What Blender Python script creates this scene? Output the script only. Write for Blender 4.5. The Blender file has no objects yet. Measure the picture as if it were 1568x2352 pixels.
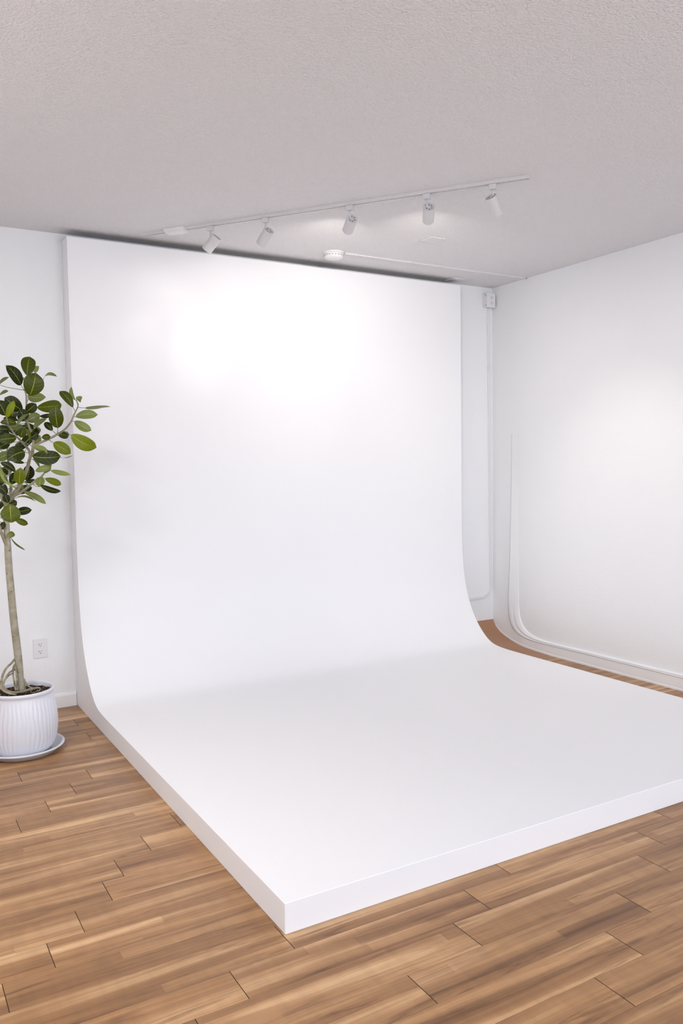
import bpy, bmesh, math, random
from mathutils import Vector, Matrix
random.seed(11)
S = bpy.context.scene
COL = S.collection

# ------------------------------------------------------------------ camera, world, lights, exposure
cam_data = bpy.data.cameras.new('camera')
cam = bpy.data.objects.new('camera', cam_data)
COL.objects.link(cam)
cam_data.sensor_fit = 'VERTICAL'
cam_data.sensor_height = 36.0
cam_data.lens = 1867.8 / 2352 * 36.0
cam_data.clip_start = 0.05
cam.matrix_world = Matrix((
    (0.8640224, 0.0404506, -0.5018257, 0.0),
    (-0.5032650, 0.0421319, -0.8631044, 0.0),
    (-0.0137702, 0.9982929, 0.0567603, 0.0),
    (0, 0, 0, 1))).copy()
# rows of the matrix above are right / up / back; a camera matrix needs them as columns
right = Vector((0.8640224, -0.5032650, -0.0137702))
up = Vector((0.0404506, 0.0421319, 0.9982929))
back = Vector((-0.5018257, -0.8631044, 0.0567603))
M = Matrix((right, up, back)).transposed().to_4x4()
M.translation = Vector((0, 0, 1.25))
cam.matrix_world = M
S.camera = cam

S.view_settings.view_transform = 'Standard'
S.view_settings.look = 'None'
S.view_settings.gamma = 1.0
S.view_settings.use_curve_mapping = False
S.view_settings.exposure = 0.15

world = bpy.data.worlds.new('daylight')
S.world = world
world.use_nodes = True
world.node_tree.nodes['Background'].inputs[0].default_value = (0.75, 0.85, 1.0, 1)
world.node_tree.nodes['Background'].inputs[1].default_value = 1.0

def area(name, loc, rot, sx, sy, power, color):
    l = bpy.data.lights.new(name, 'AREA')
    l.shape = 'RECTANGLE'; l.size = sx; l.size_y = sy
    l.energy = power; l.color = color
    o = bpy.data.objects.new(name, l); COL.objects.link(o)
    o.location = loc; o.rotation_euler = rot
    return o
# daylight through the big windows of the front wall (behind the camera) plus side fill from an unseen window added in the left wall
TILT = 26.0   # sky light comes in downward
WIN_FRONT = 51.0
FILL_LEFT = 2.0
area('daylight_front_1', (0.35, -2.10, 1.30), (math.radians(90 - TILT), 0, 0), 1.7, 1.7, WIN_FRONT, (0.80, 0.88, 1.0))
area('daylight_front_2', (2.55, -2.10, 1.30), (math.radians(90 - TILT), 0, 0), 1.7, 1.7, WIN_FRONT, (0.80, 0.88, 1.0))
area('added_left_fill', (-0.60, 0.5, 1.25), (math.radians(80), 0, math.radians(-90)), 1.7, 1.7, FILL_LEFT, (0.84, 0.90, 1.0))
SPOT = [1.2, 3.9, 3.6, 3.5, 26.0]
SPILL = [1.0, 2.5, 10.0, 15.0, 15.0]
CEIL_FILL = 8.0
FILL_POS = [(-0.35, 2.30)]
FILL_W = [24.0]
for (lx, ly), lw in zip(FILL_POS, FILL_W):
    area('added_fill_light', (lx, ly, 2.405), (0, 0, 0), 0.5, 0.5, lw, (1.0, 0.96, 0.93))  # unseen overhead fill, added to brighten the platform, its side and the pot
SPOT_COL = (1.0, 0.93, 0.86)

# ------------------------------------------------------------------ dimensions (metres)
H = 2.462                 # ceiling
XL, XR = -0.75, 3.792      # left and right wall
YF, YB = -2.50, 4.404      # front and back wall
CX0, CX1, CY0 = 0.9146, 3.4196, 1.9035   # backdrop sweep footprint
CT, CH = 0.087, 2.424

# ------------------------------------------------------------------ helpers
def srgb(r, g, b):
    f = lambda c: (c / 255 / 12.92) if c / 255 <= 0.04045 else ((c / 255 + 0.055) / 1.055) ** 2.4
    return (f(r), f(g), f(b), 1)

def mat(name, col, rough=0.5, bump=None, spec=0.5, vary=None):
    m = bpy.data.materials.new(name); m.use_nodes = True
    nt = m.node_tree; b = nt.nodes['Principled BSDF']
    b.inputs['Base Color'].default_value = col
    b.inputs['Roughness'].default_value = rough
    b.inputs['Specular IOR Level'].default_value = spec
    tc = nt.nodes.new('ShaderNodeTexCoord')
    if bump:
        scale, strength, dist = bump
        n = nt.nodes.new('ShaderNodeTexNoise'); n.inputs['Scale'].default_value = scale
        n.inputs['Detail'].default_value = 4
        nt.links.new(tc.outputs['Object'], n.inputs['Vector'])
        bp = nt.nodes.new('ShaderNodeBump'); bp.inputs['Strength'].default_value = strength
        bp.inputs['Distance'].default_value = dist
        nt.links.new(n.outputs['Fac'], bp.inputs['Height'])
        nt.links.new(bp.outputs['Normal'], b.inputs['Normal'])
    if vary:
        scale, c2 = vary
        n = nt.nodes.new('ShaderNodeTexNoise'); n.inputs['Scale'].default_value = scale
        n.inputs['Detail'].default_value = 6
        nt.links.new(tc.outputs['Object'], n.inputs['Vector'])
        r = nt.nodes.new('ShaderNodeValToRGB')
        r.color_ramp.elements[0].position = 0.35; r.color_ramp.elements[0].color = col
        r.color_ramp.elements[1].position = 0.7; r.color_ramp.elements[1].color = c2
        nt.links.new(n.outputs['Fac'], r.inputs['Fac'])
        nt.links.new(r.outputs['Color'], b.inputs['Base Color'])
    return m

def link(name, bm, m, parent=None, smooth=False, bevel=0, bseg=2, auto=None):
    me = bpy.data.meshes.new(name); bm.normal_update(); bm.to_mesh(me); bm.free()
    if not isinstance(m, (list, tuple)): m = [m]
    for k in m: me.materials.append(k)
    o = bpy.data.objects.new(name, me); COL.objects.link(o)
    if smooth:
        me.polygons.foreach_set('use_smooth', [True] * len(me.polygons))
    if bevel:
        b = o.modifiers.new('bevel', 'BEVEL'); b.width = bevel; b.segments = bseg
        b.limit_method = 'ANGLE'; b.angle_limit = math.radians(40)
        me.polygons.foreach_set('use_smooth', [True] * len(me.polygons))
        w = o.modifiers.new('wn', 'WEIGHTED_NORMAL'); w.keep_sharp = True
    if parent: 
        o.parent = parent
        o.location = -parent.location if False else (0, 0, 0)
        o.matrix_parent_inverse = Matrix.Identity(4)
    return o

def thing(name, label, cat, loc=(0, 0, 0), group=None):
    o = bpy.data.objects.new(name, None); COL.objects.link(o)
    o.empty_display_size = 0.05
    o.location = loc; o['label'] = label; o['category'] = cat
    if group: o['group'] = group
    return o

def tag(o, label, cat, group=None):
    o['label'] = label; o['category'] = cat
    if group: o['group'] = group
    return o

def struct(name, bm, m, label=None, parent=None, **k):
    o = link(name, bm, m, parent, **k)
    if parent is None:
        o['kind'] = 'structure'
        if label: o['label'] = label
    return o

def box(bm, x0, x1, y0, y1, z0, z1, mi=0):
    v = [bm.verts.new(p) for p in ((x0, y0, z0), (x1, y0, z0), (x1, y1, z0), (x0, y1, z0),
                                   (x0, y0, z1), (x1, y0, z1), (x1, y1, z1), (x0, y1, z1))]
    for f in ((0, 3, 2, 1), (4, 5, 6, 7), (0, 1, 5, 4), (1, 2, 6, 5), (2, 3, 7, 6), (3, 0, 4, 7)):
        fc = bm.faces.new([v[i] for i in f]); fc.material_index = mi
    return v

def extrude_profile(bm, pts, axis, a0, a1):
    """closed polygon pts (2D) swept from a0 to a1 along axis 0 (x) or 1 (y) or 2 (z)"""
    def P(p, a):
        return ((a, p[0], p[1]), (p[0], a, p[1]), (p[0], p[1], a))[axis]
    A = [bm.verts.new(P(p, a0)) for p in pts]; B = [bm.verts.new(P(p, a1)) for p in pts]
    n = len(pts)
    for i in range(n):
        j = (i + 1) % n
        bm.faces.new((A[i], A[j], B[j], B[i]))
    bm.faces.new(list(reversed(A))); bm.faces.new(B)
    bmesh.ops.recalc_face_normals(bm, faces=bm.faces)

def ring_frame(d):
    d = d.normalized(); a = Vector((0, 0, 1)) if abs(d.z) < 0.9 else Vector((1, 0, 0))
    u = d.cross(a).normalized(); return u, d.cross(u).normalized()

def catmull(P, n):
    out = []
    for i in range(len(P) - 1):
        p0 = P[max(i - 1, 0)]; p1 = P[i]; p2 = P[i + 1]; p3 = P[min(i + 2, len(P) - 1)]
        for k in range(n):
            t = k / n
            out.append([0.5 * (2 * b + (c - a) * t + (2 * a - 5 * b + 4 * c - d) * t * t + (3 * b - a - 3 * c + d) * t ** 3)
                        for a, b, c, d in zip(p0, p1, p2, p3)])
    out.append(list(P[-1]))
    return out

def tube(bm, pts, sides=8, sub=4, noise=0.0):
    """pts: [x, y, z, r]"""
    pts = catmull(pts, sub) if sub > 1 else pts
    P = [Vector(p[:3]) for p in pts]
    rings = []; u = None
    for i, p in enumerate(P):
        d = (P[min(i + 1, len(P) - 1)] - P[max(i - 1, 0)]).normalized()
        if u is None: u, v = ring_frame(d)
        else:
            u = (u - d * u.dot(d)).normalized(); v = d.cross(u)
        r = pts[i][3]
        ring = []
        for k in range(sides):
            a = 2 * math.pi * k / sides
            rr = r * (1 + noise * random.uniform(-1, 1))
            ring.append(bm.verts.new(p + u * math.cos(a) * rr + v * math.sin(a) * rr))
        rings.append(ring)
    for a, b in zip(rings, rings[1:]):
        for k in range(sides):
            bm.faces.new((a[k], a[(k + 1) % sides], b[(k + 1) % sides], b[k]))
    bm.faces.new(list(reversed(rings[0]))); bm.faces.new(rings[-1])

def lathe(bm, prof, n=64, fn=None, center=(0, 0), close=False):
    rings = []
    for (r, z) in prof:
        ring = []
        for k in range(n):
            a = 2 * math.pi * k / n
            rr = r if fn is None else fn(r, z, a)
            ring.append(bm.verts.new((center[0] + rr * math.cos(a), center[1] + rr * math.sin(a), z)))
        rings.append(ring)
    for a, b in zip(rings, rings[1:]):
        for k in range(n):
            bm.faces.new((a[k], a[(k + 1) % n], b[(k + 1) % n], b[k]))
    bm.faces.new(list(reversed(rings[0])))
    if close: bm.faces.new(rings[-1])

# ------------------------------------------------------------------ materials
M_wall = mat('white_wall_paint', (0.88, 0.885, 0.895, 1), 0.55, (75, 0.22, 0.004), 0.35)
M_ceil = mat('textured_ceiling_paint', (0.85, 0.83, 0.84, 1), 0.85, (120, 0.9, 0.012), 0.2)
M_cyc = mat('satin_white_backdrop', (0.915, 0.912, 0.925, 1), 0.5, (6, 0.06, 0.004), 0.3)
M_trim = mat('white_trim_paint', (0.89, 0.89, 0.90, 1), 0.4)
M_plastic = mat('white_plastic', (0.80, 0.79, 0.80, 1), 0.35)
M_metal = mat('white_powder_coat', (0.68, 0.665, 0.67, 1), 0.4)
M_raw = mat('raw_plywood', srgb(112, 98, 76), 0.8)
M_dark = mat('dark_slot', (0.03, 0.03, 0.03, 1), 0.6)
M_grey = mat('grey_groove', (0.30, 0.29, 0.29, 1), 0.5)
M_glaze = mat('white_glaze', (0.76, 0.775, 0.84, 1), 0.32, (30, 0.05, 0.002))
M_saucer = mat('white_saucer_glaze', (0.74, 0.75, 0.79, 1), 0.35)
M_bark = mat('grey_bark', srgb(172, 166, 148), 0.75, (90, 0.4, 0.003), 0.3, (30, srgb(142, 136, 116)))
M_branch = mat('branch_bark', srgb(158, 150, 128), 0.7, (90, 0.3, 0.002), 0.3, (38, srgb(124, 120, 94)))
M_root = mat('root_bark', srgb(166, 158, 134), 0.75, (70, 0.5, 0.003), 0.3, (45, srgb(104, 96, 74)))
M_soil = mat('potting_soil', srgb(38, 27, 22), 0.95, (160, 1.0, 0.01), 0.1, (150, srgb(86, 68, 54)))
M_perlite = mat('perlite', srgb(190, 180, 160), 0.9)
M_knot = mat('bark_scar', srgb(82, 66, 52), 0.85)

def emission_mat(name, col, s):
    m = mat(name, (0.9, 0.9, 0.9, 1))
    b = m.node_tree.nodes['Principled BSDF']
    b.inputs['Emission Color'].default_value = col; b.inputs['Emission Strength'].default_value = s
    return m
M_lens = emission_mat('lit_lamp_lens', (1, 0.95, 0.88, 1), 4.0)

M_fill = emission_mat('fill_panel_glow', (1, 0.96, 0.93, 1), 2.0)  # glow of the added fill panel

def wood_material():
    m = bpy.data.materials.new('laminate_planks'); m.use_nodes = True
    nt = m.node_tree; N = nt.nodes; L = nt.links; b = N['Principled BSDF']
    tc = N.new('ShaderNodeTexCoord')
    at = N.new('ShaderNodeAttribute'); at.attribute_name = 'plank'
    sep = N.new('ShaderNodeSeparateColor'); L.new(at.outputs['Color'], sep.inputs[0])
    def mapping(sx, sy, ox, oy):
        # object position scaled, shifted by this plank's own random offset
        mp = N.new('ShaderNodeMapping'); mp.inputs['Scale'].default_value = (sx, sy, 1)
        add = N.new('ShaderNodeVectorMath'); add.operation = 'MULTIPLY_ADD'
        L.new(at.outputs['Color'], add.inputs[0]); add.inputs[1].default_value = (ox, oy, 17.0)
        L.new(tc.outputs['Object'], add.inputs[2]); L.new(add.outputs[0], mp.inputs[0]); return mp
    def noise(mp, scale, detail, rough=0.55, dist=0.0):
        n = N.new('ShaderNodeTexNoise'); n.inputs['Scale'].default_value = scale
        n.inputs['Detail'].default_value = detail; n.inputs['Roughness'].default_value = rough
        n.inputs['Distortion'].default_value = dist
        L.new(mp.outputs[0], n.inputs['Vector']); return n
    def ramp(src, stops):
        r = N.new('ShaderNodeValToRGB'); e = r.color_ramp.elements
        while len(e) < len(stops): e.new(0.5)
        for el, (p, c) in zip(e, stops): el.position = p; el.color = c
        L.new(src, r.inputs['Fac']); return r
    def mix(kind, fac, a, bb):
        x = N.new('ShaderNodeMix'); x.data_type = 'RGBA'; x.blend_type = kind
        if isinstance(fac, float): x.inputs[0].default_value = fac
        else: L.new(fac, x.inputs[0])
        L.new(a, x.inputs[6])
        if isinstance(bb, tuple): x.inputs[7].default_value = bb
        else: L.new(bb, x.inputs[7])
        return x.outputs[2]
    # broad tone bands running along the plank
    band = noise(mapping(0.8, 13, 9.0, 5.0), 1.0, 3.0, 0.55, 0.35)
    c = ramp(band.outputs['Fac'], [(0.28, srgb(122, 86, 54)), (0.43, srgb(162, 120, 80)), (0.54, srgb(178, 135, 92)), (0.62, srgb(202, 161, 117)), (0.74, srgb(214, 177, 134))]).outputs[0]
    # each plank is printed as three or four narrow strips of differing tone
    wv = noise(mapping(1.6, 3.0, 4.0, 2.0), 1.0, 2)
    sx = N.new('ShaderNodeSeparateXYZ'); L.new(tc.outputs['Object'], sx.inputs[0])
    def mth(op, a, bb=None, cc=None):
        n = N.new('ShaderNodeMath'); n.operation = op
        for i, q in enumerate((a, bb, cc)):
            if q is None: continue
            if isinstance(q, (int, float)): n.inputs[i].default_value = q
            else: L.new(q, n.inputs[i])
        return n.outputs[0]
    yy = mth('MULTIPLY_ADD', wv.outputs['Fac'], 0.022, sx.outputs[1])
    yy = mth('MULTIPLY_ADD', sep.outputs['Green'], 0.04, yy)
    si = mth('FLOOR', mth('MULTIPLY', yy, 27.0))
    xx = mth('FLOOR', mth('MULTIPLY_ADD', sx.outputs[0], 0.85, mth('MULTIPLY', mth('SINE', mth('MULTIPLY', si, 12.9)), 3.0)))
    cb = N.new('ShaderNodeCombineXYZ'); L.new(xx, cb.inputs[0]); L.new(si, cb.inputs[1]); L.new(mth('MULTIPLY', sep.outputs['Blue'], 91.0), cb.inputs[2])
    wn = N.new('ShaderNodeTexWhiteNoise'); L.new(cb.outputs[0], wn.inputs['Vector'])
    stp = ramp(wn.outputs['Value'], [(0.0, (0.74, 0.70, 0.66, 1)), (0.35, (0.93, 0.92, 0.91, 1)), (0.7, (1.0, 1.0, 1.0, 1)), (0.82, (1.18, 1.23, 1.30, 1)), (1.0, (1.28, 1.36, 1.46, 1))]).outputs[0]
    c = mix('MULTIPLY', 0.85, c, stp)
    # fine grain
    grain = noise(mapping(3.0, 120, 3.0, 11.0), 1.0, 5, 0.65)
    g = ramp(grain.outputs['Fac'], [(0.3, (0.62, 0.58, 0.54, 1)), (0.55, (1, 1, 1, 1))]).outputs[0]
    c = mix('MULTIPLY', 0.50, c, g)
    # dark irregular streaks
    st = noise(mapping(2.2, 30, 7.0, 3.0), 1.0, 6, 0.6, 1.2)
    s = ramp(st.outputs['Fac'], [(0.30, (0.42, 0.34, 0.28, 1)), (0.44, (1, 1, 1, 1))]).outputs[0]
    c = mix('MULTIPLY', 0.8, c, s)
    # cross-grain figure
    cr = noise(mapping(28, 5, 5.0, 9.0), 1.0, 2)
    k = ramp(cr.outputs['Fac'], [(0.35, (0.88, 0.86, 0.84, 1)), (0.6, (1.06, 1.05, 1.04, 1))]).outputs[0]
    c = mix('MULTIPLY', 0.45, c, k)
    # knots
    vo = N.new('ShaderNodeTexVoronoi'); vo.inputs['Scale'].default_value = 1.0
    L.new(mapping(1.7, 7.0, 13.0, 6.0).outputs[0], vo.inputs['Vector'])
    kn = ramp(vo.outputs['Distance'], [(0.02, (0.30, 0.22, 0.16, 1)), (0.10, (1, 1, 1, 1))]).outputs[0]
    c = mix('MULTIPLY', 0.6, c, kn)
    # tone of the whole plank
    tone = ramp(sep.outputs['Red'], [(0.0, (0.90, 0.88, 0.86, 1)), (1.0, (1.05, 1.04, 1.02, 1))]).outputs[0]
    c = mix('MULTIPLY', 1.0, c, tone)
    L.new(c, b.inputs['Base Color'])
    b.inputs['Roughness'].default_value = 0.36
    b.inputs['Specular IOR Level'].default_value = 0.45
    bp = N.new('ShaderNodeBump'); bp.inputs['Strength'].default_value = 0.12; bp.inputs['Distance'].default_value = 0.002
    L.new(grain.outputs['Fac'], bp.inputs['Height']); L.new(bp.outputs[0], b.inputs['Normal'])
    return m
M_wood = wood_material()
M_seam = mat('plank_seam', srgb(62, 40, 26), 0.8)
M_covewood = mat('plain_wood_cove', srgb(178, 138, 110), 0.5, None, 0.3, (5, srgb(170, 128, 98)))

def leaf_material():
    m = bpy.data.materials.new('rubber_leaf'); m.use_nodes = True
    nt = m.node_tree; N = nt.nodes; L = nt.links; b = N['Principled BSDF']
    uv = N.new('ShaderNodeUVMap'); uv.uv_map = 'leaf'
    at = N.new('ShaderNodeAttribute'); at.attribute_name = 'tone'
    sp = N.new('ShaderNodeSeparateXYZ'); L.new(uv.outputs[0], sp.inputs[0])
    def mth(op, a, bb=None, cc=None):
        n = N.new('ShaderNodeMath'); n.operation = op
        for i, s in enumerate((a, bb, cc)):
            if s is None: continue
            if isinstance(s, (int, float)): n.inputs[i].default_value = s
            else: L.new(s, n.inputs[i])
        return n.outputs[0]
    au = mth('ABSOLUTE', mth('MULTIPLY_ADD', sp.outputs[0], 2.0, -1.0))      # 0 midrib .. 1 edge
    v = sp.outputs[1]
    midrib = mth('LESS_THAN', au, mth('MULTIPLY_ADD', v, -0.035, 0.05))
    ph = mth('FRACT', mth('SUBTRACT', mth('MULTIPLY', v, 6.0), mth('MULTIPLY', mth('POWER', au, 1.3), 1.5)))
    side = mth('MULTIPLY', mth('LESS_THAN', mth('ABSOLUTE', mth('SUBTRACT', ph, 0.5)), 0.03), 0.34)
    vein = mth('MAXIMUM', midrib, side)
    def mix(f, a, bb):
        x = N.new('ShaderNodeMix'); x.data_type = 'RGBA'
        L.new(f, x.inputs[0])
        for i, s in ((6, a), (7, bb)):
            if isinstance(s, tuple): x.inputs[i].default_value = s
            else: L.new(s, x.inputs[i])
        return x.outputs[2]
    ts = N.new('ShaderNodeSeparateColor'); L.new(at.outputs['Color'], ts.inputs[0])
    top = mix(ts.outputs[0], srgb(25, 35, 3), srgb(108, 120, 6))
    under = mix(ts.outputs[0], srgb(112, 124, 66), srgb(152, 160, 80))
    top = mix(vein, top, srgb(150, 158, 48))
    under = mix(vein, under, srgb(176, 184, 132))
    geo = N.new('ShaderNodeNewGeometry')
    c = mix(geo.outputs['Backfacing'], top, under)
    edge = mth('GREATER_THAN', au, 0.96)
    L.new(c, b.inputs['Base Color'])
    b.inputs['Roughness'].default_value = 0.42
    b.inputs['Specular IOR Level'].default_value = 0.22
    return m
M_leaf = leaf_material()

# tree data (metres)
TRUNK = [[0.5541, 3.8, 0.2648, 0.021], [0.5488, 3.8, 0.3244, 0.0165], [0.546, 3.8, 0.403, 0.0165], [0.5385, 3.8, 0.5014, 0.0165], [0.5311, 3.8, 0.5992, 0.016], [0.5258, 3.8, 0.706, 0.0155], [0.5205, 3.8, 0.8123, 0.015], [0.5185, 3.8, 0.9083, 0.0145], [0.5164, 3.8, 1.0039, 0.013], [0.5167, 3.8, 1.0611, 0.0125], [0.5199, 3.8, 1.1028, 0.011]]
BRANCHES = [
[[0.5193, 3.8, 1.1037, 0.01], [0.5475, 3.79, 1.1395, 0.0105], [0.575, 3.78, 1.1874, 0.0095], [0.6021, 3.78, 1.2428, 0.008], [0.6194, 3.79, 1.2962, 0.007], [0.6291, 3.8, 1.3306, 0.0065]],
[[0.5396, 3.8, 1.1322, 0.007], [0.5613, 3.79, 1.1439, 0.007], [0.5902, 3.78, 1.1615, 0.006], [0.6306, 3.78, 1.1959, 0.005], [0.6609, 3.79, 1.2148, 0.004], [0.6821, 3.8, 1.2341, 0.003]],
[[0.6332, 3.8, 1.3107, 0.007], [0.6377, 3.8, 1.3504, 0.0065], [0.64, 3.8, 1.3735, 0.006], [0.6349, 3.8, 1.4065, 0.006], [0.6236, 3.8, 1.4426, 0.005], [0.6124, 3.8, 1.4818, 0.0045], [0.6164, 3.8, 1.5344, 0.004], [0.6167, 3.8, 1.5802, 0.0035], [0.6102, 3.8, 1.5996, 0.003]],
[[0.6377, 3.8, 1.352, 0.006], [0.6635, 3.8, 1.3686, 0.0055], [0.7004, 3.79, 1.385, 0.005], [0.7376, 3.78, 1.4064, 0.005], [0.7706, 3.78, 1.4284, 0.004], [0.7998, 3.79, 1.4611, 0.004], [0.8178, 3.8, 1.4956, 0.0035], [0.8358, 3.81, 1.5271, 0.003], [0.8435, 3.82, 1.5466, 0.002]],
[[0.6225, 3.8, 1.3174, 0.005], [0.6186, 3.8, 1.3405, 0.005], [0.5931, 3.79, 1.3698, 0.0045], [0.5664, 3.78, 1.3987, 0.004], [0.546, 3.77, 1.4273, 0.004], [0.529, 3.74, 1.4513, 0.0035], [0.5192, 3.7, 1.4728, 0.003]],
[[0.5201, 3.795, 0.9167, 0.008], [0.5076, 3.79, 0.9373, 0.0075], [0.4951, 3.78, 0.9702, 0.007], [0.4858, 3.77, 1.0002, 0.0065], [0.4741, 3.77, 1.0464, 0.006], [0.4651, 3.77, 1.1066, 0.005], [0.46, 3.78, 1.1782, 0.004]],
[[0.5191, 3.8, 1.08, 0.009], [0.4979, 3.82, 1.1562, 0.008], [0.4621, 3.86, 1.2518, 0.007], [0.4252, 3.88, 1.3855, 0.006], [0.4147, 3.9, 1.519, 0.005]],
[[0.5212, 3.8, 1.0895, 0.007], [0.5487, 3.86, 1.1733, 0.006], [0.5514, 3.92, 1.2702, 0.005], [0.5547, 3.98, 1.3894, 0.004]]
]
ROOTS = [
[[0.5311, 3.8, 0.4194, 0.005], [0.5168, 3.79, 0.4055, 0.0048], [0.4921, 3.78, 0.3865, 0.0048], [0.4757, 3.77, 0.3622, 0.005], [0.4662, 3.76, 0.3327, 0.0055], [0.4645, 3.745, 0.3122, 0.006], [0.4741, 3.73, 0.2989, 0.0058], [0.4945, 3.72, 0.2872, 0.005], [0.5199, 3.715, 0.279, 0.003]],
[[0.526, 3.79, 0.373, 0.0045], [0.5058, 3.78, 0.3668, 0.0042], [0.4895, 3.77, 0.3514, 0.004], [0.4785, 3.76, 0.3353, 0.004], [0.4714, 3.75, 0.3166, 0.004]],
[[0.5206, 3.785, 0.3592, 0.003], [0.5033, 3.78, 0.3538, 0.003], [0.4872, 3.77, 0.3428, 0.003], [0.479, 3.765, 0.3319, 0.003]],
[[0.5275, 3.78, 0.4016, 0.004], [0.5193, 3.778, 0.3787, 0.0042], [0.5179, 3.775, 0.3506, 0.004], [0.5211, 3.77, 0.3179, 0.0042], [0.5244, 3.765, 0.2852, 0.004]],
[[0.5289, 3.778, 0.3907, 0.0035], [0.5305, 3.775, 0.3599, 0.004], [0.5321, 3.772, 0.327, 0.0042], [0.5314, 3.77, 0.2852, 0.004]],
[[0.5653, 3.8, 0.3226, 0.004], [0.5716, 3.79, 0.3059, 0.004], [0.58, 3.78, 0.2923, 0.004], [0.5964, 3.78, 0.2808, 0.0035]],
[[0.4708, 3.745, 0.3179, 0.005], [0.4835, 3.74, 0.2973, 0.0055], [0.5135, 3.74, 0.2839, 0.0055], [0.5457, 3.75, 0.2799, 0.0055], [0.5812, 3.75, 0.2857, 0.0055], [0.6063, 3.75, 0.2874, 0.005], [0.621, 3.75, 0.2852, 0.0035], [0.622, 3.745, 0.2773, 0.003], [0.6125, 3.74, 0.2732, 0.0025]],
[[0.5907, 3.745, 0.2843, 0.002], [0.5833, 3.745, 0.2798, 0.002], [0.5861, 3.745, 0.2716, 0.002], [0.6007, 3.745, 0.2704, 0.002], [0.6135, 3.745, 0.2774, 0.002]]
]
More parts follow.
